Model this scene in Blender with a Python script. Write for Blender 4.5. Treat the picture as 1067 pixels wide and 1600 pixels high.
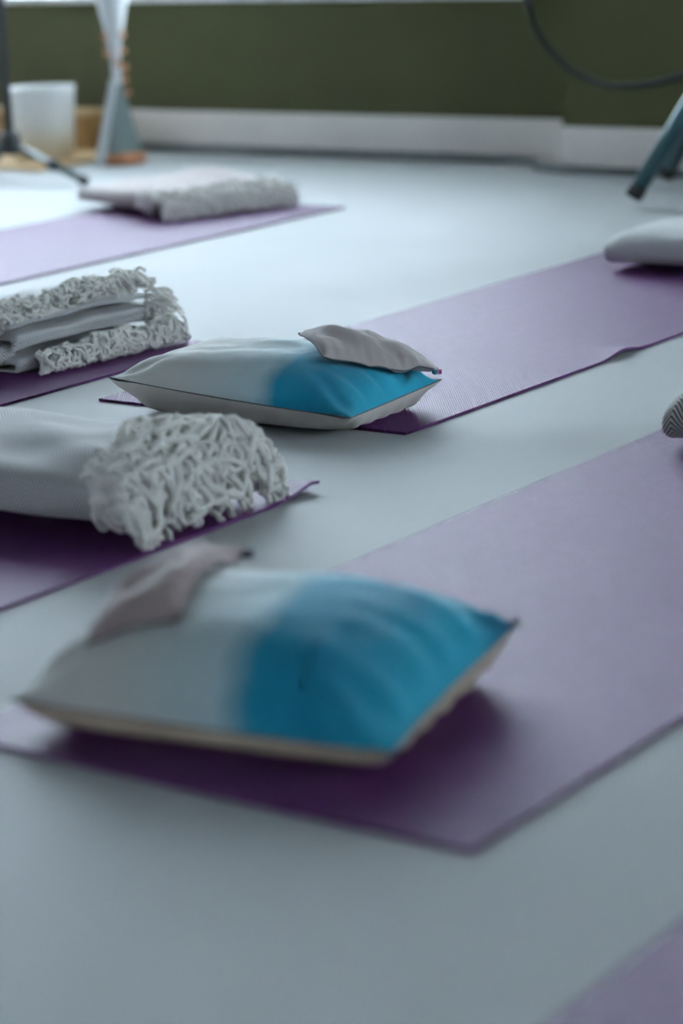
import bpy, bmesh, math, random
import numpy as np
from mathutils import Vector, Matrix, noise

for o in list(bpy.data.objects): bpy.data.objects.remove(o)
S = bpy.context.scene
COL = S.collection
PI = math.pi

# ------------------------------------------------------------------ camera
cam_d = bpy.data.cameras.new('camera'); cam = bpy.data.objects.new('camera', cam_d); COL.objects.link(cam)
cam_d.sensor_fit = 'VERTICAL'; cam_d.sensor_height = 36; cam_d.sensor_width = 24; cam_d.lens = 85.337
_r = Vector((0.81879007, 0.57269434, -0.04005005)); _u = Vector((-0.11071083, 0.22596749, 0.96782323)); _f = Vector((-0.5633169, 0.78801008, -0.2484234))
M = Matrix.Identity(4)
for i in range(3): M[i][0] = _r[i]; M[i][1] = _u[i]; M[i][2] = -_f[i]
M[2][3] = 0.8168
cam.matrix_world = M
cam_d.dof.use_dof = True; cam_d.dof.focus_distance = 3.90; cam_d.dof.aperture_fstop = 2.4; cam_d.dof.aperture_blades = 0
cam_d.clip_start = 0.05
S.camera = cam

# ------------------------------------------------------------------ light
S.view_settings.view_transform = 'Standard'; S.view_settings.look = 'None'
S.view_settings.gamma = 1; S.view_settings.use_curve_mapping = False
S.view_settings.exposure = 0.08
w = bpy.data.worlds.new('overcast_sky'); S.world = w; w.use_nodes = True
bg = w.node_tree.nodes['Background']; bg.inputs[0].default_value = (0.73, 0.88, 1.0, 1)
wt = w.node_tree; tc = wt.nodes.new('ShaderNodeTexCoord'); sx = wt.nodes.new('ShaderNodeSeparateXYZ'); mr = wt.nodes.new('ShaderNodeMapRange')   # hazy sky, brightest towards the horizon
wt.links.new(tc.outputs['Generated'], sx.inputs[0]); wt.links.new(sx.outputs[2], mr.inputs[0]); mr.interpolation_type = 'SMOOTHSTEP'
mr.inputs[1].default_value = .18; mr.inputs[2].default_value = .75; mr.inputs[3].default_value = 26.0; mr.inputs[4].default_value = 4.0
wt.links.new(mr.outputs[0], bg.inputs[1])

def area(name, loc, rot, sx, sy, power=0, portal=False, color=(1, 1, 1)):
    d = bpy.data.lights.new(name, 'AREA'); d.shape = 'RECTANGLE'; d.size = sx; d.size_y = sy; d.energy = power; d.color = color
    if portal: d.cycles.is_portal = True
    o = bpy.data.objects.new(name, d); o.location = loc; o.rotation_euler = rot; COL.objects.link(o); return o
WX0, WX1, WZ0, WZ1 = -8.3, -3.77, 0.505, 3.45          # window opening in the far wall
area('window_daylight_portal', ((WX0+WX1)/2, 6.62, (WZ0+WZ1)/2), (-PI/2, 0, 0), WX1-WX0, WZ1-WZ0, 1, True)
VY0, VY1, VZ0, VZ1 = 3.5, 5.95, .8, 1.85                   # window in the right wall, outside the frame
area('right_window_daylight_portal', (2.5, (VY0+VY1)/2, (VZ0+VZ1)/2), (0, PI/2, 0), VZ1-VZ0, VY1-VY0, 1, True)
FX0, FX1, FZ0, FZ1 = -4.2, -.6, .9, 1.45                 # unseen window behind the viewer, added for low fill light
area('rear_fill_window_portal', ((FX0+FX1)/2, -4.9, (FZ0+FZ1)/2), (PI/2, 0, 0), FX1-FX0, FZ1-FZ0, 1, True)
LY0, LY1, LZ0, LZ1 = 4.5, 6.0, .9, 2.3                   # unseen window added in the left wall to brighten the far wall
area('left_fill_window_portal', (-8.9, (LY0+LY1)/2, (LZ0+LZ1)/2), (0, -PI/2, 0), LZ1-LZ0, LY1-LY0, 1, True)

# ------------------------------------------------------------------ helpers
def tag(o, label=None, cat=None, group=None, kind=None):
    if label: o['label'] = label
    if cat: o['category'] = cat
    if group: o['group'] = group
    if kind: o['kind'] = kind
    return o
def empty(name, loc=(0, 0, 0), rz=0, **k):
    o = bpy.data.objects.new(name, None); COL.objects.link(o); o.location = loc; o.rotation_euler = (0, 0, rz); o.empty_display_size = .05
    return tag(o, **k)
def mesh(name, verts, faces, mat, parent=None, smooth=True, uvs=None):
    me = bpy.data.meshes.new(name); me.from_pydata([tuple(v) for v in verts], [], faces)
    if uvs is not None:
        l = me.uv_layers.new(name='UVMap'); idx = np.zeros(len(me.loops), dtype=np.int32); me.loops.foreach_get('vertex_index', idx)
        l.data.foreach_set('uv', np.asarray(uvs, dtype=np.float32)[idx].ravel())
    me.polygons.foreach_set('use_smooth', [smooth]*len(me.polygons)); me.validate(); me.update()
    o = bpy.data.objects.new(name, me); COL.objects.link(o); me.materials.append(mat)
    if parent: o.parent = parent
    return o
def bm_obj(name, bm, mat, parent=None, smooth=False):
    bmesh.ops.recalc_face_normals(bm, faces=bm.faces)
    me = bpy.data.meshes.new(name); bm.to_mesh(me); bm.free()
    me.polygons.foreach_set('use_smooth', [smooth]*len(me.polygons))
    o = bpy.data.objects.new(name, me); COL.objects.link(o); me.materials.append(mat)
    if parent: o.parent = parent
    return o
def add_box(bm, a, b, bev=0):
    a = Vector(a); b = Vector(b); c = (a+b)/2; s = b-a
    r = bmesh.ops.create_cube(bm, size=1, matrix=Matrix.Translation(c) @ Matrix.Diagonal((s.x, s.y, s.z, 1)))
    if bev:
        es = {e for v in r['verts'] for e in v.link_edges}
        bmesh.ops.bevel(bm, geom=list(es), offset=bev, segments=2, affect='EDGES')
def box(name, a, b, mat, parent=None, bev=0):
    bm = bmesh.new(); add_box(bm, a, b, bev); return bm_obj(name, bm, mat, parent)
class MB:
    def __init__(s): s.v = []; s.f = []; s.uv = []
    def tube(s, pts, rad, n=8, cap=True, ply=0.0, twist=0.0):
        pts = [Vector(p) for p in pts]; m = len(pts); b = len(s.v)
        R = rad if hasattr(rad, '__len__') else [rad]*m
        t0 = (pts[1]-pts[0]).normalized(); nrm = t0.orthogonal().normalized(); L = 0
        for i, p in enumerate(pts):
            t = (pts[min(i+1, m-1)]-pts[max(i-1, 0)])
            t = t.normalized() if t.length > 1e-9 else t0
            nrm = (nrm - t*nrm.dot(t)); nrm = nrm.normalized() if nrm.length > 1e-6 else t.orthogonal().normalized()
            bi = t.cross(nrm)
            if i: L += (p-pts[i-1]).length
            for k in range(n):
                a = 2*PI*k/n; rr = R[i]*(1+ply*math.cos(2*(a-L*twist)))
                s.v.append(p+nrm*math.cos(a)*rr+bi*math.sin(a)*rr); s.uv.append((L, k/n))
        for i in range(m-1):
            for k in range(n):
                a0 = b+i*n+k; a1 = b+i*n+(k+1) % n; s.f.append((a0, a1, a1+n, a0+n))
        if cap:
            s.f.append(tuple(b+k for k in reversed(range(n)))); s.f.append(tuple(b+(m-1)*n+k for k in range(n)))
        return s
    def lathe(s, prof, c=(0, 0, 0), n=40, axis='z', close=False):
        b = len(s.v); c = Vector(c)
        for (r, z) in prof:
            for k in range(n):
                a = 2*PI*k/n; s.v.append(c+Vector((r*math.cos(a), r*math.sin(a), z))); s.uv.append((k/n, z))
        for i in range(len(prof)-1):
            for k in range(n):
                a0 = b+i*n+k; a1 = b+i*n+(k+1) % n; s.f.append((a0, a1, a1+n, a0+n))
        return s
    def obj(s, name, mat, parent=None, smooth=True): return mesh(name, s.v, s.f, mat, parent, smooth, s.uv)
def nz(x, y, z=0): return noise.noise(Vector((x, y, z)))

# ------------------------------------------------------------------ materials
def srgb(r, g, b):
    f = lambda c: (c/255/12.92 if c/255 <= .04045 else ((c/255+.055)/1.055)**2.4)
    return (f(r), f(g), f(b), 1)
class NT:
    def __init__(s, name):
        s.m = bpy.data.materials.new(name); s.m.use_nodes = True; s.t = s.m.node_tree; s.p = s.t.nodes['Principled BSDF']
    def n(s, typ, **k):
        x = s.t.nodes.new(typ)
        for a, v in k.items():
            if a.startswith('i_'):
                key = a[2:]; key = int(key) if key.isdigit() else key.replace('_', ' ')
                if isinstance(v, bpy.types.NodeSocket): s.t.links.new(v, x.inputs[key])
                else: x.inputs[key].default_value = v
            else: setattr(x, a, v)
        return x
    def math(s, op, a, b=None, c=None):
        x = s.t.nodes.new('ShaderNodeMath'); x.operation = op
        for i, v in enumerate((a, b, c)):
            if v is None: continue
            if isinstance(v, bpy.types.NodeSocket): s.t.links.new(v, x.inputs[i])
            else: x.inputs[i].default_value = v
        return x.outputs[0]
    def ramp(s, fac, stops):
        x = s.t.nodes.new('ShaderNodeValToRGB'); s.t.links.new(fac, x.inputs[0]); e = x.color_ramp.elements
        while len(e) < len(stops): e.new(.5)
        for el, (p, c) in zip(e, stops): el.position = p; el.color = c
        return x.outputs[0]
    def set(s, **k):
        for a, v in k.items():
            i = s.p.inputs[a.replace('_', ' ')]
            if isinstance(v, bpy.types.NodeSocket): s.t.links.new(v, i)
            else: i.default_value = v
        return s
    def noise(s, scale, detail=4, coord='Object', rough=.55):
        tc = s.n('ShaderNodeTexCoord'); x = s.n('ShaderNodeTexNoise', i_Scale=scale, i_Detail=detail, i_Roughness=rough); s.t.links.new(tc.outputs[coord], x.inputs['Vector']); return x.outputs[0]
    def bump(s, h, strength, dist):
        x = s.n('ShaderNodeBump', i_Strength=strength, i_Distance=dist, i_Height=h); s.t.links.new(x.outputs[0], s.p.inputs['Normal'])
def plain(name, col, rough=.6, metal=0, scale=30, var=.12, bump=.1, spec=.5):
    n = NT(name); f = n.noise(scale)
    d = tuple(c*(1-var) for c in col[:3])+(1,); l = tuple(min(1, c*(1+var)) for c in col[:3])+(1,)
    n.set(Base_Color=n.ramp(f, [(.35, d), (.65, l)]), Roughness=rough, Metallic=metal, Specular_IOR_Level=spec)
    if bump: n.bump(n.noise(scale*6), bump, .002)
    return n.m
def mat_floor():
    n = NT('pale_grey_vinyl_floor'); f = n.noise(1.3, 3); g = n.noise(420, 2)
    n.set(Base_Color=n.ramp(f, [(.3, (.42, .435, .44, 1)), (.7, (.45, .465, .47, 1))]), Specular_IOR_Level=.14)
    n.set(Roughness=n.ramp(n.noise(2.2, 3), [(.3, (.60,)*3+(1,)), (.7, (.66,)*3+(1,))]))
    n.bump(g, .35, .0013); return n.m
def mat_yoga():
    n = NT('purple_yoga_mat_foam'); f = n.noise(60, 4)
    tc = n.n('ShaderNodeTexCoord'); sp = n.n('ShaderNodeSeparateXYZ'); n.t.links.new(tc.outputs['Object'], sp.inputs[0])
    a = n.math('SINE', n.math('MULTIPLY', sp.outputs[0], 2*PI/.0046)); b = n.math('SINE', n.math('MULTIPLY', sp.outputs[1], 2*PI/.0060))
    h = n.math('ADD', n.math('MULTIPLY', a, b), n.math('MULTIPLY', n.noise(500, 2), 1.2))
    n.set(Base_Color=n.ramp(f, [(.3, (.088, .015, .105, 1)), (.7, (.110, .019, .130, 1))]), Roughness=.54, Specular_IOR_Level=.26)
    n.bump(h, .8, .0013); return n.m
def mat_herring(name, light, dark, period=.0055, width=.02, strength=1.0, amt=1.0):
    n = NT(name); uv = n.n('ShaderNodeUVMap'); sp = n.n('ShaderNodeSeparateXYZ'); n.t.links.new(uv.outputs[0], sp.inputs[0])
    wob = n.math('MULTIPLY', n.math('SUBTRACT', n.noise(40, 2), .5), .004)
    tri = n.math('PINGPONG', n.math('ADD', sp.outputs[0], wob), width)
    ph = n.math('MULTIPLY', n.math('ADD', sp.outputs[1], tri), 2*PI/period)
    s = n.math('ADD', n.math('MULTIPLY', n.math('SINE', ph), .5), .5)
    s = n.math('MULTIPLY', s, amt)
    col = n.ramp(s, [(.42, light), (.66, dark)])
    n.set(Base_Color=col, Roughness=.92, Specular_IOR_Level=.2, Sheen_Weight=.25)
    h = n.math('SUBTRACT', n.math('MULTIPLY', n.noise(900, 2), .6), s); n.bump(h, .4*strength, .0012); return n.m
def mat_cloth(name, col, var=.08, rough=.9, fine=700, sheen=.2, sss=0):
    n = NT(name); f = n.noise(12, 4); d = tuple(c*(1-var) for c in col)+(1,); l = tuple(min(1, c*(1+var)) for c in col)+(1,)
    n.set(Base_Color=n.ramp(f, [(.3, d), (.7, l)]), Roughness=rough, Specular_IOR_Level=.2, Sheen_Weight=sheen)
    n.bump(n.noise(fine, 2), .35, .0008); return n.m
def mat_dip(name, edge, corner_dark=0.0, slant=0.0):
    # dip-dyed linen: undyed on the left, a wavering tide line, then blue, painted lighter at the right end that faces the light; UV spans the cushion 0..1
    n = NT(name); uv = n.n('ShaderNodeUVMap'); sp = n.n('ShaderNodeSeparateXYZ'); n.t.links.new(uv.outputs[0], sp.inputs[0])
    wob = n.math('MULTIPLY', n.math('SUBTRACT', n.noise(9, 4), .5), .16)
    x = n.math('ADD', n.math('ADD', sp.outputs[0], wob), n.math('MULTIPLY', sp.outputs[1], -slant))
    und = (.66, .66, .64, 1); pale = (.50, .66, .70, 1); blue = (.003, .235, .36, 1); blue2 = (.002, .20, .32, 1); blue_lit = (.015, .30, .43, 1)
    col = n.ramp(x, [(edge-.36, und), (edge-.22, (.60, .67, .68, 1)), (edge-.05, pale), (edge+.045, blue), (edge+.2, blue2), (min(1, edge+.36), blue_lit)])
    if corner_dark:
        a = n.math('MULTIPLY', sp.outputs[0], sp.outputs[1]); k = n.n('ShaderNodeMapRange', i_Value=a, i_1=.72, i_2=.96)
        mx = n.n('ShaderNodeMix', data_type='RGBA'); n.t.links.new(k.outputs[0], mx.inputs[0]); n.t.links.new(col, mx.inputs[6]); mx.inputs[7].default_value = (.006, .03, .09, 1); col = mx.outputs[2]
    n.set(Base_Color=col, Roughness=.88, Specular_IOR_Level=.2, Sheen_Weight=.2)
    n.bump(n.noise(800, 2), .35, .0008); return n.m
MT = dict(
 floor=mat_floor(), yoga=mat_yoga(),
 green=plain('dark_olive_wall_paint', (.066, .070, .027), .8, scale=3, var=.05, bump=.1, spec=.25),
 white=plain('grey_wall_paint', (.09, .095, .095), .8, scale=5), skirting=plain('off_white_gloss_skirting', (.80, .74, .70), .5, scale=3, var=.03, bump=0),
 sill=plain('white_sill_paint', (.86, .86, .85), .4, scale=8, bump=.03), strip=plain('dark_grey_reflection_line', (.09, .105, .105), .7),
 weave=mat_herring('grey_herringbone_wool', (.80, .79, .77, 1), (.17, .17, .20, 1), .0056, .022),
 weave_dark=mat_herring('charcoal_herringbone_wool', (.60, .58, .54, 1), (.035, .035, .04, 1), .0078, .03),
 weave_pink=mat_herring('rose_grey_herringbone_wool', (.76, .70, .68, 1), (.13, .07, .075, 1), .007, .02),
 weave_pale=mat_herring('pale_grey_herringbone_wool', (.76, .76, .75, 1), (.36, .36, .38, 1), .0056, .022),
 yarn=mat_cloth('ivory_wool_yarn', (.92, .90, .85), .05, .95, 500, .5),
 yarn_grey=mat_cloth('ivory_grey_wool_yarn', (.90, .88, .84), .1, .95, 500, .5),
 linen=mat_cloth('greige_linen', (.56, .52, .48), .08), linen_sand=mat_cloth('sandy_linen', (.46, .37, .28), .12),
 taupe=mat_cloth('taupe_cotton', (.44, .385, .38), .06), taupe_rose=mat_cloth('rose_taupe_cotton', (.31, .24, .24), .06),
 seam=mat_cloth('dark_seam_thread', (.10, .12, .13), .1),
 tag_blue=mat_cloth('teal_tape', (.01, .12, .18), .1), tag_pink=mat_cloth('magenta_tape', (.25, .02, .12), .1), tag_lilac=mat_cloth('lilac_tape', (.35, .25, .40), .1), tag_navy=mat_cloth('navy_tape', (.01, .02, .05), .1),
 black=plain('black_plastic', (.012, .014, .015), .5), rubber=plain('black_rubber', (.008, .008, .009), .7), steel=plain('teal_grey_painted_metal', (.02, .065, .075), .38, .3, bump=0),
 greymetal=plain('dark_grey_metal', (.05, .08, .085), .35, .6, bump=0),
 cable=plain('black_cable_rubber', (.014, .017, .015), .85, bump=0, spec=.08), orange=plain('copper_orange_wood', (.42, .17, .07), .45, scale=40), pine=plain('pale_pine_wood', (.55, .37, .19), .5, scale=20), oak=plain('golden_oak_wood', (.26, .14, .035), .5, scale=20),
 sheet=mat_cloth('white_stretched_cloth', (.62, .64, .66), .04, .8), sheet_shaded=mat_cloth('shaded_grey_green_cloth', (.16, .20, .195), .06, .8),
)
def mat_glass():
    n = NT('window_glass'); n.set(Base_Color=(1, 1, 1, 1), Roughness=0.0, IOR=1.02, Transmission_Weight=1.0); return n.m
MT['glass'] = mat_glass()
def mat_tub():
    n = NT('frosted_white_plastic'); tc = n.n('ShaderNodeTexCoord'); sp = n.n('ShaderNodeSeparateXYZ'); n.t.links.new(tc.outputs['Object'], sp.inputs[0])
    z = n.math('ADD', sp.outputs[2], n.math('MULTIPLY', n.noise(14, 3), .05))
    n.set(Base_Color=n.ramp(n.math('MULTIPLY', z, 4.2), [(.12, (.62, .53, .36, 1)), (.55, (.70, .69, .65, 1)), (.9, (.76, .77, .78, 1))]), Roughness=.45, Subsurface_Weight=.15, Subsurface_Radius=(.02, .02, .015))
    return n.m
MT['tub'] = mat_tub()

# ------------------------------------------------------------------ the room
YW, XP, YP = 6.30, -3.535, 6.115       # far wall, left edge of the pillar, pillar face
XL, XR, YB, ZC = -8.6, 2.2, -4.6, 3.6
def struct(o): o['kind'] = 'structure'; return o
struct(box('floor', (XL-.2, YB-.2, -.1), (XR+.2, YW+.5, 0), MT['floor']))
struct(box('ceiling', (XL-.2, YB-.2, ZC), (XR+.2, YW+.5, ZC+.15), MT['white']))
bm = bmesh.new()
add_box(bm, (XL, YW, 0), (XP, YW+.3, WZ0-.022)); add_box(bm, (XL, YW, WZ1), (XP, YW+.3, ZC)); add_box(bm, (XL, YW, WZ0-.022), (WX0, YW+.3, WZ1)); add_box(bm, (WX1, YW, WZ0-.022), (XP, YW+.3, WZ1))
add_box(bm, (XP, YP, 0), (XR, YW+.3, ZC))
struct(bm_obj('wall_back', bm, MT['green']))
bm = bmesh.new(); add_box(bm, (XR, YB, 0), (XR+.2, VY0, ZC)); add_box(bm, (XR, VY1, 0), (XR+.2, YP, ZC)); add_box(bm, (XR, VY0, 0), (XR+.2, VY1, VZ0)); add_box(bm, (XR, VY0, VZ1), (XR+.2, VY1, ZC))
struct(bm_obj('wall_right', bm, MT['white']))
bm = bmesh.new(); add_box(bm, (XL, YB-.2, 0), (FX0, YB, ZC)); add_box(bm, (FX1, YB-.2, 0), (XR, YB, ZC)); add_box(bm, (FX0, YB-.2, 0), (FX1, YB, FZ0)); add_box(bm, (FX0, YB-.2, FZ1), (FX1, YB, ZC))
struct(bm_obj('wall_front', bm, MT['white']))
bm = bmesh.new(); add_box(bm, (XL-.2, YB, 0), (XL, LY0, ZC)); add_box(bm, (XL-.2, LY1, 0), (XL, YW, ZC)); add_box(bm, (XL-.2, LY0, 0), (XL, LY1, LZ0)); add_box(bm, (XL-.2, LY0, LZ1), (XL, LY1, ZC))
struct(bm_obj('wall_left', bm, MT['white']))
struct(box('trim_1', (WX0-.02, YW-.03, WZ0-.022), (WX1+.03, YW+.28, WZ0), MT['sill'], bev=.006))
def window(name, x0, x1, z0, z1, y, n, side=False):
    bm = bmesh.new(); t = .05
    P = (lambda a, b, c: (b, a, c)) if side else (lambda a, b, c: (a, b, c))
    add_box(bm, P(x0, y, z0), P(x1, y+.06, z0+.02)); add_box(bm, P(x0, y, z1-t), P(x1, y+.06, z1))
    for i in range(n+1):
        xc = x0+(x1-x0)*i/n; add_box(bm, P(max(x0, xc-t/2), y, z0+.02), P(min(x1, xc+t/2), y+.06, z1-t))
    fr = struct(bm_obj(name, bm, MT['sill']))
    for i in range(n):
        a = x0+(x1-x0)*i/n+t/2; b = x0+(x1-x0)*(i+1)/n-t/2
        box('window_pane', P(a, y+.027, z0+.02), P(b, y+.033, z1-t), MT['glass'], fr)
window('window_1', WX0, WX1, WZ0, WZ1, YW+.2, 3)
window('window_2', VY0, VY1, VZ0, VZ1, XR+.1, 2, True)
window('fill_window_rear', FX0, FX1, FZ0, FZ1, YB-.14, 4)  # extra window out of view, there only for fill from behind
window('fill_window_left', LY0, LY1, LZ0, LZ1, XL-.14, 2, True)  # out of view, added to light the far wall and skirting
def skirting(name, pts, h, d, mat):
    # run of board whose front face follows pts, thickness behind it
    bm = bmesh.new()
    for (x0, y0), (x1, y1) in zip(pts[:-1], pts[1:]):
        if abs(x1-x0) > abs(y1-y0): add_box(bm, (min(x0, x1), y0-d, 0), (max(x0, x1), y0, h), .004)
        else: add_box(bm, (x0-d, min(y0, y1)-d, 0), (x0, max(y0, y1), h), .004)
    return struct(bm_obj(name, bm, mat))
skirting('baseboard_back', [(XL, YW), (XP, YW), (XP, YP), (XR, YP)], .132, .02, MT['skirting'])
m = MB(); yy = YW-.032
m.tube([(XL+.02, yy, .0125), (-5, yy, .0125), (-4.05, yy-.004, .0125), (-3.9, yy-.012, .0125), (-3.78, yy-.01, .0125), (-3.70, yy-.04, .0125), (-3.62, YP-.0, .0125), (-3.52, YP-.045, .0125), (-3.35, YP-.05, .0125), (-3.0, YP-.034, .0125), (-1, YP-.034, .0125), (XR-.02, YP-.034, .0125)], .012, 8)  # tube stands in for the skirting's dark floor reflection as well as a cable
tag(m.obj('floor_cable_reflection', MT['strip']), 'dark grey cable and reflection line along the foot of the pale skirting board', 'cable')

# ------------------------------------------------------------------ yoga mats
def yoga_mat(x0, x1, y0, y1, label, curl=None, ripple=None, rz=0, cx=None, th=.0045):
    ox, oy = (x0+x1)/2, (y0+y1)/2; nx = max(8, int((x1-x0)/.02)); ny = max(8, int((y1-y0)/.02))
    v = []; f = []
    def zf(x, y):
        z = 0.0002*(1+nz(x*3, y*3, 5))
        if curl:
            d = ((x-curl[0])**2+(y-curl[1])**2)**.5
            z += curl[3]*max(0, 1-d/curl[2])**1.6
        if ripple:
            ex = max(0, 1-abs(x-ripple[0])/.13); g = math.exp(-((y-ripple[1])/ripple[2])**2); z += ripple[3]*ex*ex*g
        return z
    for side in (1, 0):
        for j in range(ny+1):
            for i in range(nx+1):
                x = x0+(x1-x0)*i/nx; y = y0+(y1-y0)*j/ny
                # rounded corners
                z = zf(x, y); v.append((x-ox, y-oy, z+(th if side else 0)))
    N = (nx+1)*(ny+1); q = lambda i, j, s: s*N+j*(nx+1)+i
    for j in range(ny):
        for i in range(nx):
            f.append((q(i, j, 0), q(i+1, j, 0), q(i+1, j+1, 0), q(i, j+1, 0))); f.append((q(i, j, 1), q(i, j+1, 1), q(i+1, j+1, 1), q(i+1, j, 1)))
    for i in range(nx): f.append((q(i, 0, 1), q(i+1, 0, 1), q(i+1, 0, 0), q(i, 0, 0))); f.append((q(i, ny, 0), q(i+1, ny, 0), q(i+1, ny, 1), q(i, ny, 1)))
    for j in range(ny): f.append((q(0, j, 0), q(0, j+1, 0), q(0, j+1, 1), q(0, j, 1))); f.append((q(nx, j, 1), q(nx, j+1, 1), q(nx, j+1, 0), q(nx, j, 0)))
    o = mesh('yoga_mat', v, f, MT['yoga'], None, False); o.location = (ox, oy, 0); return tag(o, label, 'yoga mat', 'purple yoga mats')
yoga_mat(-1.69, -1.063, 1.66, 3.46, 'purple yoga mat nearest the viewer, under the closest blue and white cushion')
yoga_mat(-2.652, -2.034, 3.023, 4.85, 'purple yoga mat in the middle, under the cushion carrying the taupe bag', ripple=(-2.034, 3.72, .045, .009))
yoga_mat(-2.565, -1.948, .88, 2.675, 'purple yoga mat with a curled corner beside the thick fringed blanket', curl=(-1.948, 2.66, .10, .014))
yoga_mat(-3.39, -2.775, 1.72, 3.52, 'purple yoga mat under the folded blanket stack at the left edge, behind the near blanket')
yoga_mat(-4.315, -3.692, 3.44, 5.24, 'pale sheened yoga mat farthest back, under the far fringed blanket')
yoga_mat(-.838, -.22, .2, 2.0, 'corner of a purple yoga mat at the bottom right of the photo')

# ------------------------------------------------------------------ cushions
TH = .0053
def cushion(name, fr, rz, L, W, cz, Ht, top_mat, bot_mat, label, group, seed=0, bott='underside_panel', sag=.006, pleat=.006):
    # cz: seam heights at the corners (front-left, front-right, back-left, back-right); fr: front-right corner on the plan
    root = empty(name, (0, 0, 0), 0, label=label, cat='cushion', group=group)
    c, s = math.cos(rz), math.sin(rz)
    ctr = Vector((fr[0], fr[1], 0)) + Vector((c, s, 0))*(-L/2) + Vector((-s, c, 0))*(W/2)
    root.location = (ctr.x, ctr.y, TH); root.rotation_euler = (0, 0, rz)
    nu, nv = 72, 52; us = [math.sin(PI/2*(2*i/nu-1)*.93)/math.sin(PI/2*.93) for i in range(nu+1)]; vs = [math.sin(PI/2*(2*j/nv-1)*.93)/math.sin(PI/2*.93) for j in range(nv+1)]
    def outline(u, v):
        x = L/2*u*(1-.055*(1-v*v)*abs(u)**2); y = W/2*v*(1-.06*(1-u*u)*abs(v)**2)
        a, b = (u+1)/2, (v+1)/2
        z = (cz[0]*(1-a)+cz[1]*a)*(1-b)+(cz[2]*(1-a)+cz[3]*a)*b
        z -= sag*((1-u*u)*abs(v)**4+(1-v*v)*abs(u)**4)
        return x, y, max(z, .012)
    def prof(u, v, p=2.0, e=.62): return max(0, (1-abs(u)**p)*(1-abs(v)**p))**e
    def top(u, v):
        x, y, z = outline(u, v); h = Ht-z; pr = prof(u, v, 2.7, .56)
        z += h*pr
        eu = math.exp(-(1-abs(u))*5)*min(1, (1-abs(u))*14); ev = math.exp(-(1-abs(v))*6)*min(1, (1-abs(v))*12)
        z += pleat*eu*math.sin(v*17+2*nz(v*3, u, seed))*(.5+.6*nz(v*5, seed)) + pleat*.45*ev*math.sin(u*26+3*nz(u*4, seed, v))*(.4+nz(u*4, 3, seed))
        z += .006*nz(u*2.2, v*2.2, seed)*pr + .0022*nz(u*7, v*6, seed+9)*pr
        # corner tuck: a crease running diagonally from each corner
        k = abs(abs(u)-abs(v)); cr = max(0, abs(u*v)-.35)/.65
        z -= .006*math.exp(-(k/.10)**2)*math.sin(PI*min(1, cr))
        return x, y, z
    def bot(u, v):
        x, y, z = outline(u, v); pr = prof(u, v, 2.6, .55)
        z2 = z-pr*(z+.050)
        eu = math.exp(-(1-abs(u))*5)*min(1, (1-abs(u))*14)
        z2 += pleat*.6*eu*math.sin(v*19+seed)
        zz = z2
        if zz < .008: zz = .0012+.0068*math.exp((zz-.008)/.0068)   # flattens where it rests on the mat
        k = .97 if False else 1
        return x*k, y*k, zz
    def grid(fn, flip):
        v_ = []; uv = []; f = []
        for j in range(nv+1):
            for i in range(nu+1): v_.append(fn(us[i], vs[j])); uv.append(((us[i]+1)/2, (vs[j]+1)/2))
        for j in range(nv):
            for i in range(nu):
                a = j*(nu+1)+i; q = (a, a+1, a+nu+2, a+nu+1); f.append(q[::-1] if flip else q)
        return v_, f, uv
    v_, f, uv = grid(top, False); mesh('cover_panel', v_, f, top_mat, root, True, uv)
    v_, f, uv = grid(bot, True); mesh(bott, v_, f, bot_mat, root, True, uv)
    loop = [outline(u, -1) for u in us]+[outline(1, v) for v in vs[1:]]+[outline(u, 1) for u in us[::-1][1:]]+[outline(-1, v) for v in vs[::-1][1:]]
    mb = MB(); mb.tube(loop, .0011, 6, False); mb.obj('seam', MT['seam'], root)
    return root, top
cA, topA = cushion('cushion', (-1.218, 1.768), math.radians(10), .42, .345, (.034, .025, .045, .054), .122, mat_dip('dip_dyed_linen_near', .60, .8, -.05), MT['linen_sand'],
  'blue and white dip-dyed cushion closest to the viewer, a taupe bag across its white end', 'dip-dyed cushions on the mats', seed=3, pleat=.014)
cB, topB = cushion('cushion', (-2.085, 2.952), math.radians(1), .475, .262, (.058, .032, .045, .042), .108, mat_dip('dip_dyed_linen_middle', .66, 0, .02), MT['linen'],
  'dip-dyed cushion in the middle, a grey bag resting on its blue end', 'dip-dyed cushions on the mats', seed=11, pleat=.008)

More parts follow.
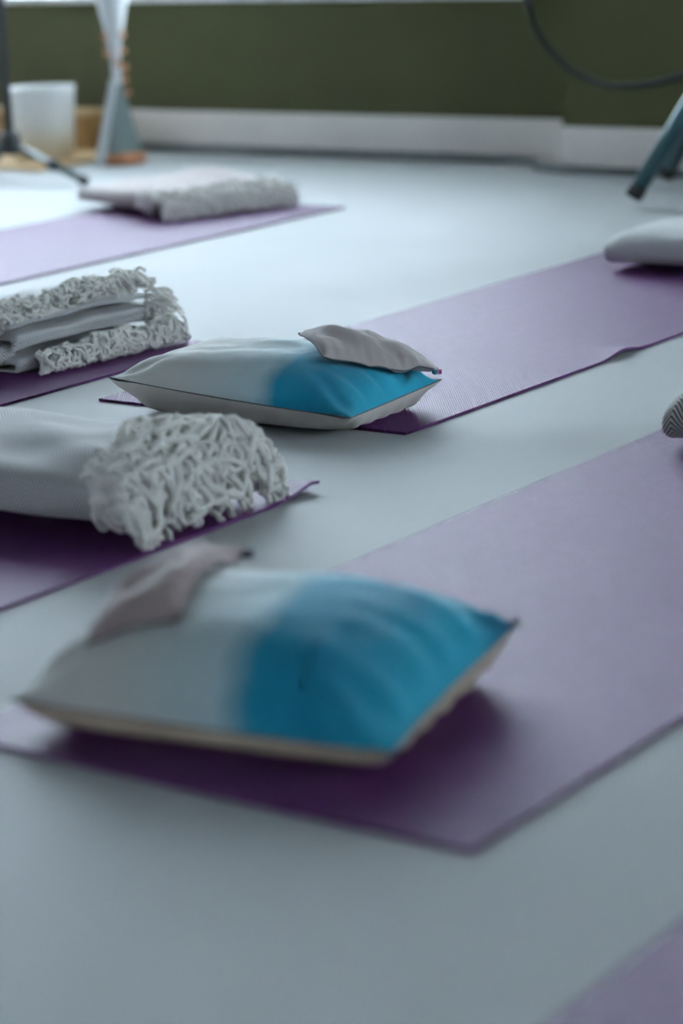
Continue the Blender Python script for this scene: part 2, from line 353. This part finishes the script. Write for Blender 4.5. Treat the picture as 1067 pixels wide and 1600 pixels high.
def eye_bag(p0, p1, Wd, H, surf_z, mat, label, seed, tagm, tag_at, lift0=0, lift1=0, drape=None):
    # a slim filled bag lying from p0 to p1 (plan), surf_z(x,y) is the height it rests on
    root = empty('eye_pillow', (p0[0], p0[1], 0), 0, label=label, cat='eye pillow', group='small weighted eye pillows')
    d = Vector((p1[0]-p0[0], p1[1]-p0[1])); L = d.length; root.rotation_euler = (0, 0, math.atan2(d.y, d.x)); d.normalize(); nrm = Vector((-d.y, d.x))
    nu, nv = 64, 30; us = [i/nu*2-1 for i in range(nu+1)]; vs = [math.sin(PI/2*(2*j/nv-1)*.96)/math.sin(PI/2*.96) for j in range(nv+1)]
    def base(u, v):
        x = L*(u+1)/2; y = Wd/2*v*(1-.07*(1-u*u)*abs(v)**2)
        wx = p0[0]+d.x*x+nrm.x*y; wy = p0[1]+d.y*x+nrm.y*y
        z = surf_z(wx, wy) + lift0*max(0, -u-.35)**1.5+lift1*max(0, u-.3)**1.5
        return x, y, z
    def pr(u, v): return max(0, (1-abs(u)**4.5)*(1-abs(v)**2.6))**.62
    def fn(side):
        def g(u, v):
            x, y, z = base(u, v); p = pr(u, v); e = .006+.003*nz(u*2, v, seed)
            if side:
                zz = z+e+H*p*(1+.22*nz(u*2.4, v*1.6, seed))
                ev = math.exp(-(1-abs(v))*5)*min(1, (1-abs(v))*12)
                zz += .0026*ev*math.sin(u*34+2*nz(u*5, seed))+.0035*nz(u*3.5, v*3, seed+5)*p
                zz += .006*p*math.sin((u*1.0+v*.55)*7+seed)*math.exp(-((u+.45)/.35)**2)
            else:
                zz = z+e-min(e-.0006, .008*p)
            return x, y, zz
        return g
    for side, nm in ((1, 'bag_top'), (0, 'bag_underside')):
        v_ = [fn(side)(u, v) for v in vs for u in us]; f = []
        for j in range(nv):
            for i in range(nu):
                a = j*(nu+1)+i; q = (a, a+1, a+nu+2, a+nu+1); f.append(q if side else q[::-1])
        mesh(nm, v_, f, mat, root)
    g = fn(1); lp = [g(u, -1) for u in us]+[g(1, v) for v in vs[1:]]+[g(u, 1) for u in us[::-1][1:]]+[g(-1, v) for v in vs[::-1][1:]]
    mb = MB(); mb.tube(lp, .0012, 6, False); mb.obj('seam', MT['seam'], root)
    # little folded ribbon tag on a long seam, in coloured bands
    u0, sgn = tag_at; wt = .0042
    t = None
    for i, mk in enumerate(tagm):
        x, y, z = g(u0, sgn); x += (i-1)*wt
        o = box('ribbon_tag' if i == 0 else 'ribbon_band', (x-wt/2, y+(-.011 if sgn < 0 else -.001), z-.0065), (x+wt/2, y+(.001 if sgn < 0 else .011), z+.001), MT[mk], root if i == 0 else t, .0004)
        if i == 0: t = o; o['label'] = 'striped ribbon tag'
    return root
def surf(root, fn, L, W):
    c, s = math.cos(root.rotation_euler[2]), math.sin(root.rotation_euler[2]); ox, oy, oz = root.location
    def f(x, y):
        lx = (x-ox)*c+(y-oy)*s; ly = -(x-ox)*s+(y-oy)*c
        u = max(-.90, min(.90, lx/(L/2))); v = max(-.82, min(.82, ly/(W/2)))
        return fn(u, v)[2]+oz+.0015
    return f
sB = surf(cB, topB, .475, .262); sA = surf(cA, topA, .42, .345)
eye_bag((-2.225, 3.048), (-2.108, 3.203), .130, .026, sB, MT['taupe'], 'taupe grey eye pillow lying on the blue end of the middle cushion', 4, ('tag_blue', 'tag_lilac', 'tag_pink'), (.90, -1), lift0=.026)
eye_bag((-1.525, 1.765), (-1.655, 2.045), .098, .024, sA, MT['taupe_rose'], 'blurred rose taupe eye pillow across the white end of the near cushion', 8, ('tag_navy', 'tag_navy', 'tag_navy'), (.93, -1), lift1=.02)

# ------------------------------------------------------------------ blankets
def sheet(name, path, th, stations, mat, parent, disp=None, jitter=0.0, seed=0):
    """a thick cloth strip: path = centre line in the section plane (a,b), swept along s; returns object + function"""
    n = len(path); P = [Vector(p) for p in path]; arc = [0]
    for i in range(1, n): arc.append(arc[-1]+(P[i]-P[i-1]).length)
    Nn = []
    for i in range(n):
        t = P[min(i+1, n-1)]-P[max(i-1, 0)]; t.normalize(); Nn.append(Vector((t.y, -t.x)))
    m = len(stations); v = []; uv = []
    for side in (1, -1):
        for j, s in enumerate(stations):
            for i in range(n):
                ee = min(1, min(i, n-1-i)/2+.35)
                q = P[i]+Nn[i]*(side*th/2*ee)
                ds = jitter*nz(arc[i]*14, seed+3)*(j/(m-1)) if jitter else 0
                x = [s+ds, q.x, q.y]
                if disp: x = disp(x[0], x[1], x[2], arc[i])
                v.append(x); uv.append((s, arc[i]))
    f = []; N = n*m; q = lambda i, j, sd: sd*N+j*n+i
    for j in range(m-1):
        for i in range(n-1):
            f.append((q(i, j, 0), q(i+1, j, 0), q(i+1, j+1, 0), q(i, j+1, 0))); f.append((q(i, j, 1), q(i, j+1, 1), q(i+1, j+1, 1), q(i+1, j, 1)))
        f.append((q(0, j, 1), q(0, j, 0), q(0, j+1, 0), q(0, j+1, 1))); f.append((q(n-1, j, 0), q(n-1, j, 1), q(n-1, j+1, 1), q(n-1, j+1, 0)))
    for i in range(n-1):
        f.append((q(i, 0, 1), q(i+1, 0, 1), q(i+1, 0, 0), q(i, 0, 0))); f.append((q(i, m-1, 0), q(i+1, m-1, 0), q(i+1, m-1, 1), q(i, m-1, 1)))
    return mesh(name, v, f, mat, parent, True, uv)
def spiral(A, B, loops, gap, p=2.6, per=56, zc=None, start=-PI/2, dirn=1):
    """flattened roll: outermost turn touches z=0"""
    out = []; zc = B if zc is None else zc; n = int(per*loops)
    for i in range(n+1):
        t = i/per; a = A-gap*t; b = B-gap*t
        if b < gap*.4: b = gap*.4
        th = start+dirn*2*PI*t; c, s = math.cos(th), math.sin(th)
        out.append((a*math.copysign(abs(c)**(2/p), c), zc+b*math.copysign(abs(s)**(2/p), s)))
    return out
rnd = random.Random(5)
def tassel(mb, p, d, L, r, ground, droop=1.0, curl=1.0, n=15, rn=rnd, side=6):
    """one twisted yarn cord that leaves p along d, droops and curls, and never goes under the ground"""
    p = Vector(p); d = Vector(d).normalized(); pts = [p.copy()]; st = L/n
    k = Vector((rn.uniform(-1, 1), rn.uniform(-1, 1), rn.uniform(-.6, .8))); ph = rn.uniform(0, 6.28); fr = rn.uniform(.35, .9)
    for i in range(n):
        a = ph+i*fr
        w = Vector((math.cos(a)*k.x, math.sin(a)*k.y, math.cos(a*1.3)*k.z))*.33*curl
        d = (d+Vector((0, 0, -.15*droop))+w).normalized(); q = pts[-1]+d*st
        if q.z < ground+r: q.z = ground+r; d.z = abs(d.z)*.15
        pts.append(q)
    R = [r*(1.0 if 1 < i < n-1 else .8) for i in range(n+1)]; R[-1] = r*1.15; R[-2] = r*1.25
    mb.tube(pts, R, side, True, .22, 330)
def resting(a, k=.004, g=.0055): return a

# --- near blanket (left middle), roll axis along X, fringed end towards +X
bl = empty('fringed_blanket', (-2.30, 2.435, TH), math.radians(2), label='thick folded herringbone blanket with chunky ivory fringe, on the mat left of centre', cat='blanket', group='folded fringed blankets')
A, B = .158, .047
pC = spiral(A, B, 3.2, .0125, 2.7)
def dispC(x, a, b, arc):
    h = max(0, b)/(2*B)
    f = 0
    t = (x+.27)/.55                          # 0 left .. 1 fringe end
    # diagonal drape folds on the upper surface running to the fringe
    g = math.exp(-((a+.02)/.14)**2)*h*h
    f += g*(.011*math.sin((a*34+x*14)+2.5*nz(x*3, a*4))*(.5+.6*t) + .014*nz(x*6, a*11, 2))
    f += .004*h*nz(x*8, a*8, 7)
    b2 = b*(1+.10*math.sin(t*2.4))+f
    a2 = a*(1+.03*nz(x*6, 1))+.006*nz(x*9, b*20)+.004*math.sin(x*30+b*50)*h*(1-h)*3
    return [x, a2, max(.001, b2+.003)]
sheet('blanket_body', pC, .0095, [-.27+.55*j/60 for j in range(61)], MT['weave'], bl, dispC, .012, 1)
def yarns(mb, surf, n, r, steps, st, swu, swv, rn, layers=3, wob=1.0, spread=.9, w0=(0, .7), s0=(0, 1), lay=1.5):
    """tangled twisted yarns lying over the surface surf(s, w) -> point, outward normal; w runs away from the cloth"""
    for k in range(n):
        s = rn.uniform(*s0); w = rn.uniform(*w0); th = rn.uniform(-spread, spread); L = rn.randint(0, layers-1); ph = rn.uniform(0, 6.28); pts = []
        fr = rn.uniform(.5, 1.0); off = 0; dth = 0
        for i in range(rn.randint(int(steps*.7), steps)):
            p, nn = surf(s, min(w, 1.0)); over = max(0, w-1)
            h = r*(.9+L*lay+.9*math.sin(ph+i*fr))
            q = Vector(p)+Vector(nn)*h
            q.z = max(q.z, r*1.02); pts.append(q)
            dth = dth*.6+rn.uniform(-.5, .5)*wob; th = th*.93+dth
            w += st*math.cos(th)/swv; s += st*math.sin(th)/swu; s = min(1.02, max(-.02, s))
        if len(pts) > 3:
            m_ = len(pts); mb.tube(pts, [r*(.8 if i == 0 else 1.0+.12*math.sin(i*1.9+ph)) if i < m_-1 else r*1.25 for i in range(m_)], 6, True, .25, 300)
def core(mb, surf, w0, w1, off=-.002, ns=48, nw=16):
    b = len(mb.v)
    for j in range(nw+1):
        for i in range(ns+1):
            p, nn = surf(i/ns, w0+(w1-w0)*j/nw); q = Vector(p)+Vector(nn)*(off+.003*nz(i*.8, j*.9, 3)); q.z = max(q.z, .0015); mb.v.append(q); mb.uv.append((i/ns, j/nw))
    for j in range(nw):
        for i in range(ns):
            a = b+j*(ns+1)+i; mb.f.append((a, a+1, a+ns+2, a+ns+1))
mb = MB()
def rimC(s, w):
    ph = PI*(-.10+1.2*s); ca, sa = -math.cos(ph), math.sin(ph); up = max(0, sa)
    back = .5+.5*ca
    if w < 0: k = 1.0; x = .28+.13*w*up; kb = 1.0
    else: k = 1-.10*w; x = .277+(.048+.010*back)*math.sin(w*PI/2); kb = max(.08, math.cos(w*PI/2)**.75)
    b = B+B*math.copysign(abs(sa)**(2/2.6), sa); a = A*k*math.copysign(abs(ca)**(2/2.6), ca)
    bump_ = 1+.16*nz(s*7, w*4, 3)+.10*back*up
    y = a+.004*nz(s*9, w*5)
    return Vector((x, y, b*kb*bump_*1.03+.002)), Vector((.25+.7*max(0, w), ca*.8, up+.15)).normalized()
core(mb, rimC, -.5, .93, -.005)
yarns(mb, rimC, 330, .0051, 13, .0070, .36, .13, rnd, 3, .75, .75, (-.55, .75), (.05, 1), 1.5)
yarns(mb, rimC, 60, .0036, 13, .0066, .36, .13, rnd, 1, .9, .7, (.0, .5), (0, 1), .4)
for i in range(26):      # a few loose ends on the mat
    p, nn = rimC(rnd.random(), .97); tassel(mb, p, (1, rnd.uniform(-.8, .8), .2), rnd.uniform(.012, .028), .004, 0 if p.x < .3 else -.0035, 1.3, 1.2)
f = mb.obj('fringe', MT['yarn'], bl); tag(f, 'chunky ivory yarn fringe', kind='stuff')

# --- folded stack on the mat behind (left edge), folds towards +X, rolled end towards the viewer
bl = empty('fringed_blanket', (-3.045, 3.31, TH), math.radians(-4), label='rumpled folded blanket stack with white fringe between its layers, at the left edge', cat='blanket', group='folded fringed blankets')
def accordion(hw, n, gap, r, z0=0.006):
    pts = []; z = z0; s = 1
    for k in range(n):
        m = 16; xa, xb = (-hw, hw) if s > 0 else (hw, -hw)
        if k == 0: xa = -hw
        for i in range(m): pts.append((xa+(xb-xa)*i/(m-1)*1.0, z))
        if k < n-1:
            for i in range(1, 8):
                th = -PI/2+PI*i/8; pts.append((xb+s*math.cos(th)*gap*.62, z+gap/2+math.sin(th)*gap/2))
        z += gap; s = -s
    return pts
pD = accordion(.135, 5, .0205, .008)
def dispD(y, a, b, arc):
    z = b*(1-.12*max(0, y*4))+.006*nz(y*11, a*10, b*40)*min(1, b/.02)+.010*(b/.09)*math.sin(y*7+a*6)*.6
    lean = .022*nz(b*30, 4)+.018*nz(y*6, b*45, 8)-.010*(b/.09)*(1+y*3)
    return [-(a+lean), y+.006*nz(b*60, 3), max(.0012, z)] if False else [a+lean, y+.006*nz(b*60, 3), max(.0052, z)]
sheet('blanket_body', pD, .0085, [-.19+.38*j/50 for j in range(51)], MT['weave_pale'], bl, dispD, 0, 2)
# loose hem turned over the front: an open roll at the viewer's end
pH = spiral(.085, .036, 1.9, .013, 2.2, 40, start=PI*.3)
def dispH(y, a, b, arc): return [a+.045+.006*nz(y*9, b*30), y, max(.0055, b+.002)]
ob = sheet('turned_hem', [(a, b) for a, b in pH], .008, [-.245+.075*j/14 for j in range(15)], MT['weave'], bl, dispH, 0, 6)
mb = MB(); r2 = random.Random(12)
def skirtD(s, w):      # lower row, over the bottom fold and down to the mat
    y = -.16+.36*s; x = .135+.012*nz(y*5, 2); w = max(0, w)
    return Vector((x+.018+.022*math.sin(w*PI/2)+.012*s*w, y, .034*math.cos(w*PI/2)*(1+.5*nz(y*14, 4))*(1+.35*s))), Vector((.8, 0, .5)).normalized()
core(mb, skirtD, 0, .95)
yarns(mb, skirtD, 300, .0031, 9, .005, .36, .045, r2, 4, 1.3, 1.2, (0, .8), (0, 1), 1.7)
def crestD(s, w):      # upper row, along the top edge
    y = -.20+.40*s; return Vector((.065+.055*w+.01*nz(y*8, 1), y, .102+.010*math.sin(y*7+.8)+.008*nz(y*12, w*3)-.028*max(0, w-.45))), Vector((.2, -.2, 1)).normalized()
core(mb, crestD, 0, .9, -.001)
yarns(mb, crestD, 210, .0034, 10, .005, .40, .06, r2, 4, 1.4, 1.6, (-.2, .8), (0, 1), 1.7)
def cornerD(s, w):     # tangle over the near end
    return Vector((-.08+.20*s, -.195-.035*w, .105-.06*w*w+.008*nz(s*6, w*4, 2))), Vector((.1, -.7, .7)).normalized()
core(mb, cornerD, -.2, .9, -.001)
yarns(mb, cornerD, 170, .0034, 12, .005, .20, .05, r2, 3, 1.6, 1.3, (-.3, .7), (0, 1), 1.7)
for j in range(60):     # far corner wisps
    tassel(mb, (.13, .17+r2.uniform(-.02, .03), r2.uniform(.02, .1)), (r2.uniform(.2, 1), r2.uniform(-.1, 1), r2.uniform(-.1, .6)), r2.uniform(.03, .065), r2.uniform(.0016, .0026), .0, .9, 1.4, 11, r2)
f = mb.obj('fringe', MT['yarn'], bl); tag(f, 'fluffy white yarn fringe', kind='stuff')

# --- far blanket
bl = empty('fringed_blanket', (-4.10, 5.095, TH), math.radians(-20), label='flat folded blanket with a rose-brown front fold, farthest back on the pale mat', cat='blanket', group='folded fringed blankets')
pE = spiral(.20, .034, 2.1, .0125, 3.0)
def dispE(x, a, b, arc):
    h = b/.068
    z = b*(1+.12*math.sin(x*9+1))+h*(.010*nz(x*7, a*7, 3)+.026*math.exp(-((x+.03)/.10)**2-((a-.05)/.1)**2))
    return [x+.02*nz(a*8, 2)*(1 if x > 0 else 0), a+.006*nz(x*9, 5), max(.0012, z)]
sheet('blanket_body', pE, .011, [-.265+.42*j/50 for j in range(51)], MT['weave_pink'], bl, dispE, .01, 4)
mb = MB(); r3 = random.Random(3)
def rimE(s, w):
    a = -.20+.40*s
    if w < 0: return Vector((.15+.12*w, a, .058+.006*nz(a*20, w*9))), Vector((0, -.1, 1)).normalized()
    return Vector((.155+.050*math.sin(w*PI/2), a, .054*math.cos(w*PI/2)*(1+.3*nz(a*20, w*3)))), Vector((.7, -.1, .6)).normalized()
core(mb, rimE, 0, .95)
yarns(mb, rimE, 230, .0042, 10, .0068, .40, .09, r3, 3, 1.4, 1.2, (-.25, .8), (0, 1), 1.3)
def frontE(s, w):
    return Vector((.0+.15*s, -.196-.012*w, .056-.04*max(0, w)*(.3+.7*s))), Vector((0, -.8, .5)).normalized()
yarns(mb, frontE, 45, .0040, 10, .006, .2, .05, r3, 2, 1.4, 1.2, (-.3, .6), (.55, 1), 1.2)
f = mb.obj('fringe', MT['yarn_grey'], bl); tag(f, 'ivory and grey yarn fringe', kind='stuff')

# --- folded blanket at the right edge on the middle mat (no fringe in view)
bl = empty('folded_blanket', (-2.228, 4.672, TH), math.radians(-3), label='smooth pale folded blanket at the right edge, far end of the middle mat', cat='blanket')
pR = spiral(.17, .046, 2.9, .014, 2.9)
def dispR(x, a, b, arc):
    t = (x+.285)/.55; e = min(1, max(.02, t)/.06)**.5; h = b/.09
    z = b*(.80+.20*e)*(.92+.30*min(1, t*1.8))+h*(.006*nz(x*8, a*8)+.008*math.sin(x*13+a*8)*min(1, t*3))
    return [x, a*(.93+.07*e)+.004*nz(x*7, 3), max(.0012, z)]
sheet('blanket_body', pR, .0105, [-.285+.55*j/50 for j in range(51)], MT['weave_pale'], bl, dispR, 0, 8)

# --- herringbone roll at the right edge on the near mat
bl = empty('rolled_blanket', (-1.338, 3.175, TH), math.radians(0), label='tightly rolled black and cream herringbone blanket cut off by the right edge', cat='blanket')
pS = spiral(.10, .046, 2.9, .012, 2.2)
def dispS(x, a, b, arc):
    t = (x+.29)/.58; e = .70+.30*min(1, max(0.0, t)/.05)**.5
    return [x, a*(.88+.12*e), max(.0012, b*e*.98)]
sheet('blanket_body', pS, .0105, [-.285+.57*(j/50)**1.3 for j in range(51)], MT['weave_dark'], bl, dispS, 0, 8)

# ------------------------------------------------------------------ left background: tray, tub, box, hourglass drum, tripod
tr = box('wooden_tray', (-6.05, 5.66, 0), (-5.16, 6.12, .014), MT['pine'], None, .004)
tag(tr, 'pale pine board on the floor under the white tub', 'board')
wb = empty('wooden_box', (-5.62, 6.20, 0), 0, label='golden brown wooden box behind the white tub, against the skirting', cat='box')
bm = bmesh.new(); add_box(bm, (-.27, -.075, .0), (.27, -.063, .125)); add_box(bm, (-.27, .055, 0), (.27, .067, .125)); add_box(bm, (-.27, -.063, 0), (-.258, .055, .125)); add_box(bm, (.258, -.063, 0), (.27, .055, .125)); add_box(bm, (-.258, -.063, 0), (.258, .055, .012))
bm_obj('box_body', bm, MT['oak'], wb)
box('box_lid', (-.275, -.08, .126), (.275, .07, .138), MT['pine'], wb, .003)
tub = empty('plastic_tub', (-5.345, 5.905, .0145), 0, label='frosted white round tub with a yellowish base, on the pine board', cat='tub')
m = MB(); m.lathe([(0, .0), (.092, 0), (.099, .006), (.105, .10), (.111, .205), (.1125, .208), (.1125, .222), (.110, .224), (.107, .215), (.101, .10), (.095, .012), (0, .010)], n=56); m.obj('tub_body', MT['tub'], tub)
m = MB(); m.tube([(.1125*math.cos(a), .1125*math.sin(a), .2235) for a in [i*2*PI/48 for i in range(49)]], .002, 6, False); m.obj('rim', MT['sill'], tub)

hg = empty('hourglass_stand', (-5.04, 5.93, 0), 0, label='hourglass-shaped white cloth stand with a grey shaded lower face, strung with copper beads, on a round wooden foot', cat='stand')
m = MB(); m.lathe([(0, 0), (.066, 0), (.078, .008), (.080, .022), (.070, .036), (.03, .042), (0, .042)], n=40); m.obj('wooden_foot', MT['orange'], hg)
def pyramid(z0, z1, r0, r1, mat, name, ang, tw=0, n=4):
    v = []; f = []; K = 10
    for k in range(K+1):
        t = k/K; r = r0+(r1-r0)*t; z = z0+(z1-z0)*t
        for i in range(n*6):
            a = 2*PI*i/(n*6)+ang+tw*t; q = (a-ang-tw*t) % (2*PI/n)-PI/n
            rr = r*(math.cos(PI/n)/math.cos(q))**.85; v.append((rr*math.cos(a), rr*math.sin(a), z))
    N = n*6
    for k in range(K):
        for i in range(N): f.append((k*N+i, k*N+(i+1) % N, (k+1)*N+(i+1) % N, (k+1)*N+i))
    return mesh(name, v, f, mat, hg, False)
pyramid(.036, .25, .074, .016, MT['sheet_shaded'], 'lower_cloth_cone', math.radians(20))  # grey-green tone carries the shade of the pyramid's right face
m = MB(); m.lathe([(.016, .25), (.0145, .29), (.016, .34), (.022, .385), (.034, .44), (.047, .50), (.060, .56), (.070, .60), (.067, .603), (.0, .59)], n=40); m.obj('upper_cloth_funnel', MT['sheet'], hg)
# lit left face of the lower pyramid, put in as a pale band from waist to floor
bm = bmesh.new()
rv = Vector((.82, .57, 0)); fv = Vector((.57, -.82, 0))
def P3(px, off, z): return Vector(rv*px+fv*off)+Vector((0, 0, z))
q = [P3(-.020, .022, .268), P3(.006, .026, .268), P3(-.045, .092, .004), P3(-.078, .085, .004)]
vs_ = [bm.verts.new(p) for p in q]+[bm.verts.new(p-fv*.006) for p in q]
for a in ((0, 1, 2, 3), (7, 6, 5, 4), (0, 4, 5, 1), (1, 5, 6, 2), (2, 6, 7, 3), (3, 7, 4, 0)): bm.faces.new([vs_[i] for i in a])
bm_obj('lit_cloth_band', bm, MT['sheet'], hg)
# string of copper beads winding round the waist
cp = []
for i in range(50):
    t = i/49; z = .44-.25*t; a = 1.2+t*9; r = (.036-.018*min(1, t*2.2))+.006+(.02*max(0, t-.6)/.4); cp.append((r*math.cos(a), r*math.sin(a), z))
MB().tube(cp, .0015, 5).obj('bead_string', MT['orange'], hg)
for (px, z) in ((-.026, .402), (.028, .402), (-.024, .345), (.027, .352), (.031, .302), (.028, .262), (.034, .222), (.008, .315)):
    m = MB(); m.lathe([(.0001, -.0095), (.006, -.0075), (.0095, -.003), (.0095, .003), (.006, .0075), (.0001, .0095)], rv*px+fv*.018+Vector((0, 0, z)), n=16); m.obj('bead', MT['orange'], hg)

def tripod(name, loc, pole_h, r_pole, feet, hub_z, spread_z, leg_r, foot_r, label, leg_mat, brace=True, foot_len=.05, sleeve=True):
    root = empty(name, loc, 0, label=label, cat='tripod stand')
    MB().tube([(0, 0, hub_z), (0, 0, pole_h)], r_pole, 20).obj('pole', MT['black'], root)
    m = MB(); m.lathe([(0, -.03), (r_pole*1.9, -.03), (r_pole*2.3, -.02), (r_pole*2.3, .025), (r_pole*1.6, .04), (0, .04)], (0, 0, spread_z), n=24); m.obj('hub', MT['black'], root)
    if brace:
        m = MB(); m.lathe([(0, -.028), (r_pole*2.6, -.028), (r_pole*2.9, -.015), (r_pole*2.9, .02), (r_pole*1.8, .032), (0, .032)], (0, 0, hub_z), n=24); m.obj('lower_collar', MT['black'], root)
    for (fx, fy) in feet:
        fd = Vector((fx-loc[0], fy-loc[1], foot_r)); top = Vector((fd.x, fd.y, 0)).normalized()*r_pole*1.6+Vector((0, 0, spread_z)); dr = (fd-top).normalized()
        lg = MB().tube([top, fd-dr*foot_len*.5], leg_r, 16).obj('leg', leg_mat, root)
        MB().tube([fd-dr*foot_len, fd-dr*foot_len*.15, fd], [foot_r*.92, foot_r, foot_r*.7], 16).obj('rubber_foot', MT['rubber'], lg)
        if sleeve:
            c = top.lerp(fd, .55); MB().tube([c-dr*.014, c+dr*.014], leg_r*1.7, 12).obj('leg_clamp', MT['black'], lg)
        if brace:
            c = top.lerp(fd, .45); MB().tube([(0, 0, hub_z), c], leg_r*.6, 10).obj('brace', leg_mat, lg)
    return root
# left tripod: low, pole at the left border
tripod('tripod_stand', (-5.115, 5.50, 0), 1.5, .0145, [(-4.734, 5.404), (-5.40, 5.20), (-5.34, 5.62)], .13, .105, .0105, .015, 'black tripod stand with thin low legs at the left border of the photo', MT['greymetal'], brace=False, foot_len=.03)
# right tripod: thick painted legs
tripod('tripod_stand', (-2.72, 5.66, 0), 1.7, .019, [(-2.964, 5.475), (-3.12, 5.96), (-2.32, 5.75)], .16, .46, .0215, .0245, 'heavy tripod stand with thick teal grey legs at the right border', MT['steel'], brace=True, foot_len=.035, sleeve=False)

# cable hanging from the sill to the right stand
CP = [(-3.631, 6.105, 0.47), (-3.606, 6.09, 0.417), (-3.559, 6.062, 0.369), (-3.497, 6.024, 0.333), (-3.434, 5.987, 0.304), (-3.358, 5.942, 0.284), (-3.283, 5.897, 0.273), (-3.209, 5.853, 0.271), (-3.081, 5.776, 0.284), (-2.926, 5.683, 0.317)]
CP = [(-3.755, YW-.012, WZ0+.012), (-3.735, YW-.06, WZ0+.012)] + CP + [(-2.85, 5.655, .345), (-2.745, 5.64, .40)]
def smooth_path(P, k=6):
    P = [Vector(p) for p in P]; out = []
    for i in range(len(P)-1):
        p0 = P[max(i-1, 0)]; p1 = P[i]; p2 = P[i+1]; p3 = P[min(i+2, len(P)-1)]
        for j in range(k):
            t = j/k; out.append(.5*((2*p1)+(p2-p0)*t+(2*p0-5*p1+4*p2-p3)*t*t+(3*p1-p0-3*p2+p3)*t**3))
    out.append(P[-1]); return out
tag(MB().tube(smooth_path(CP), .0095, 12).obj('hanging_cable', MT['cable']), 'thick black cable looping down in front of the green wall', 'cable')
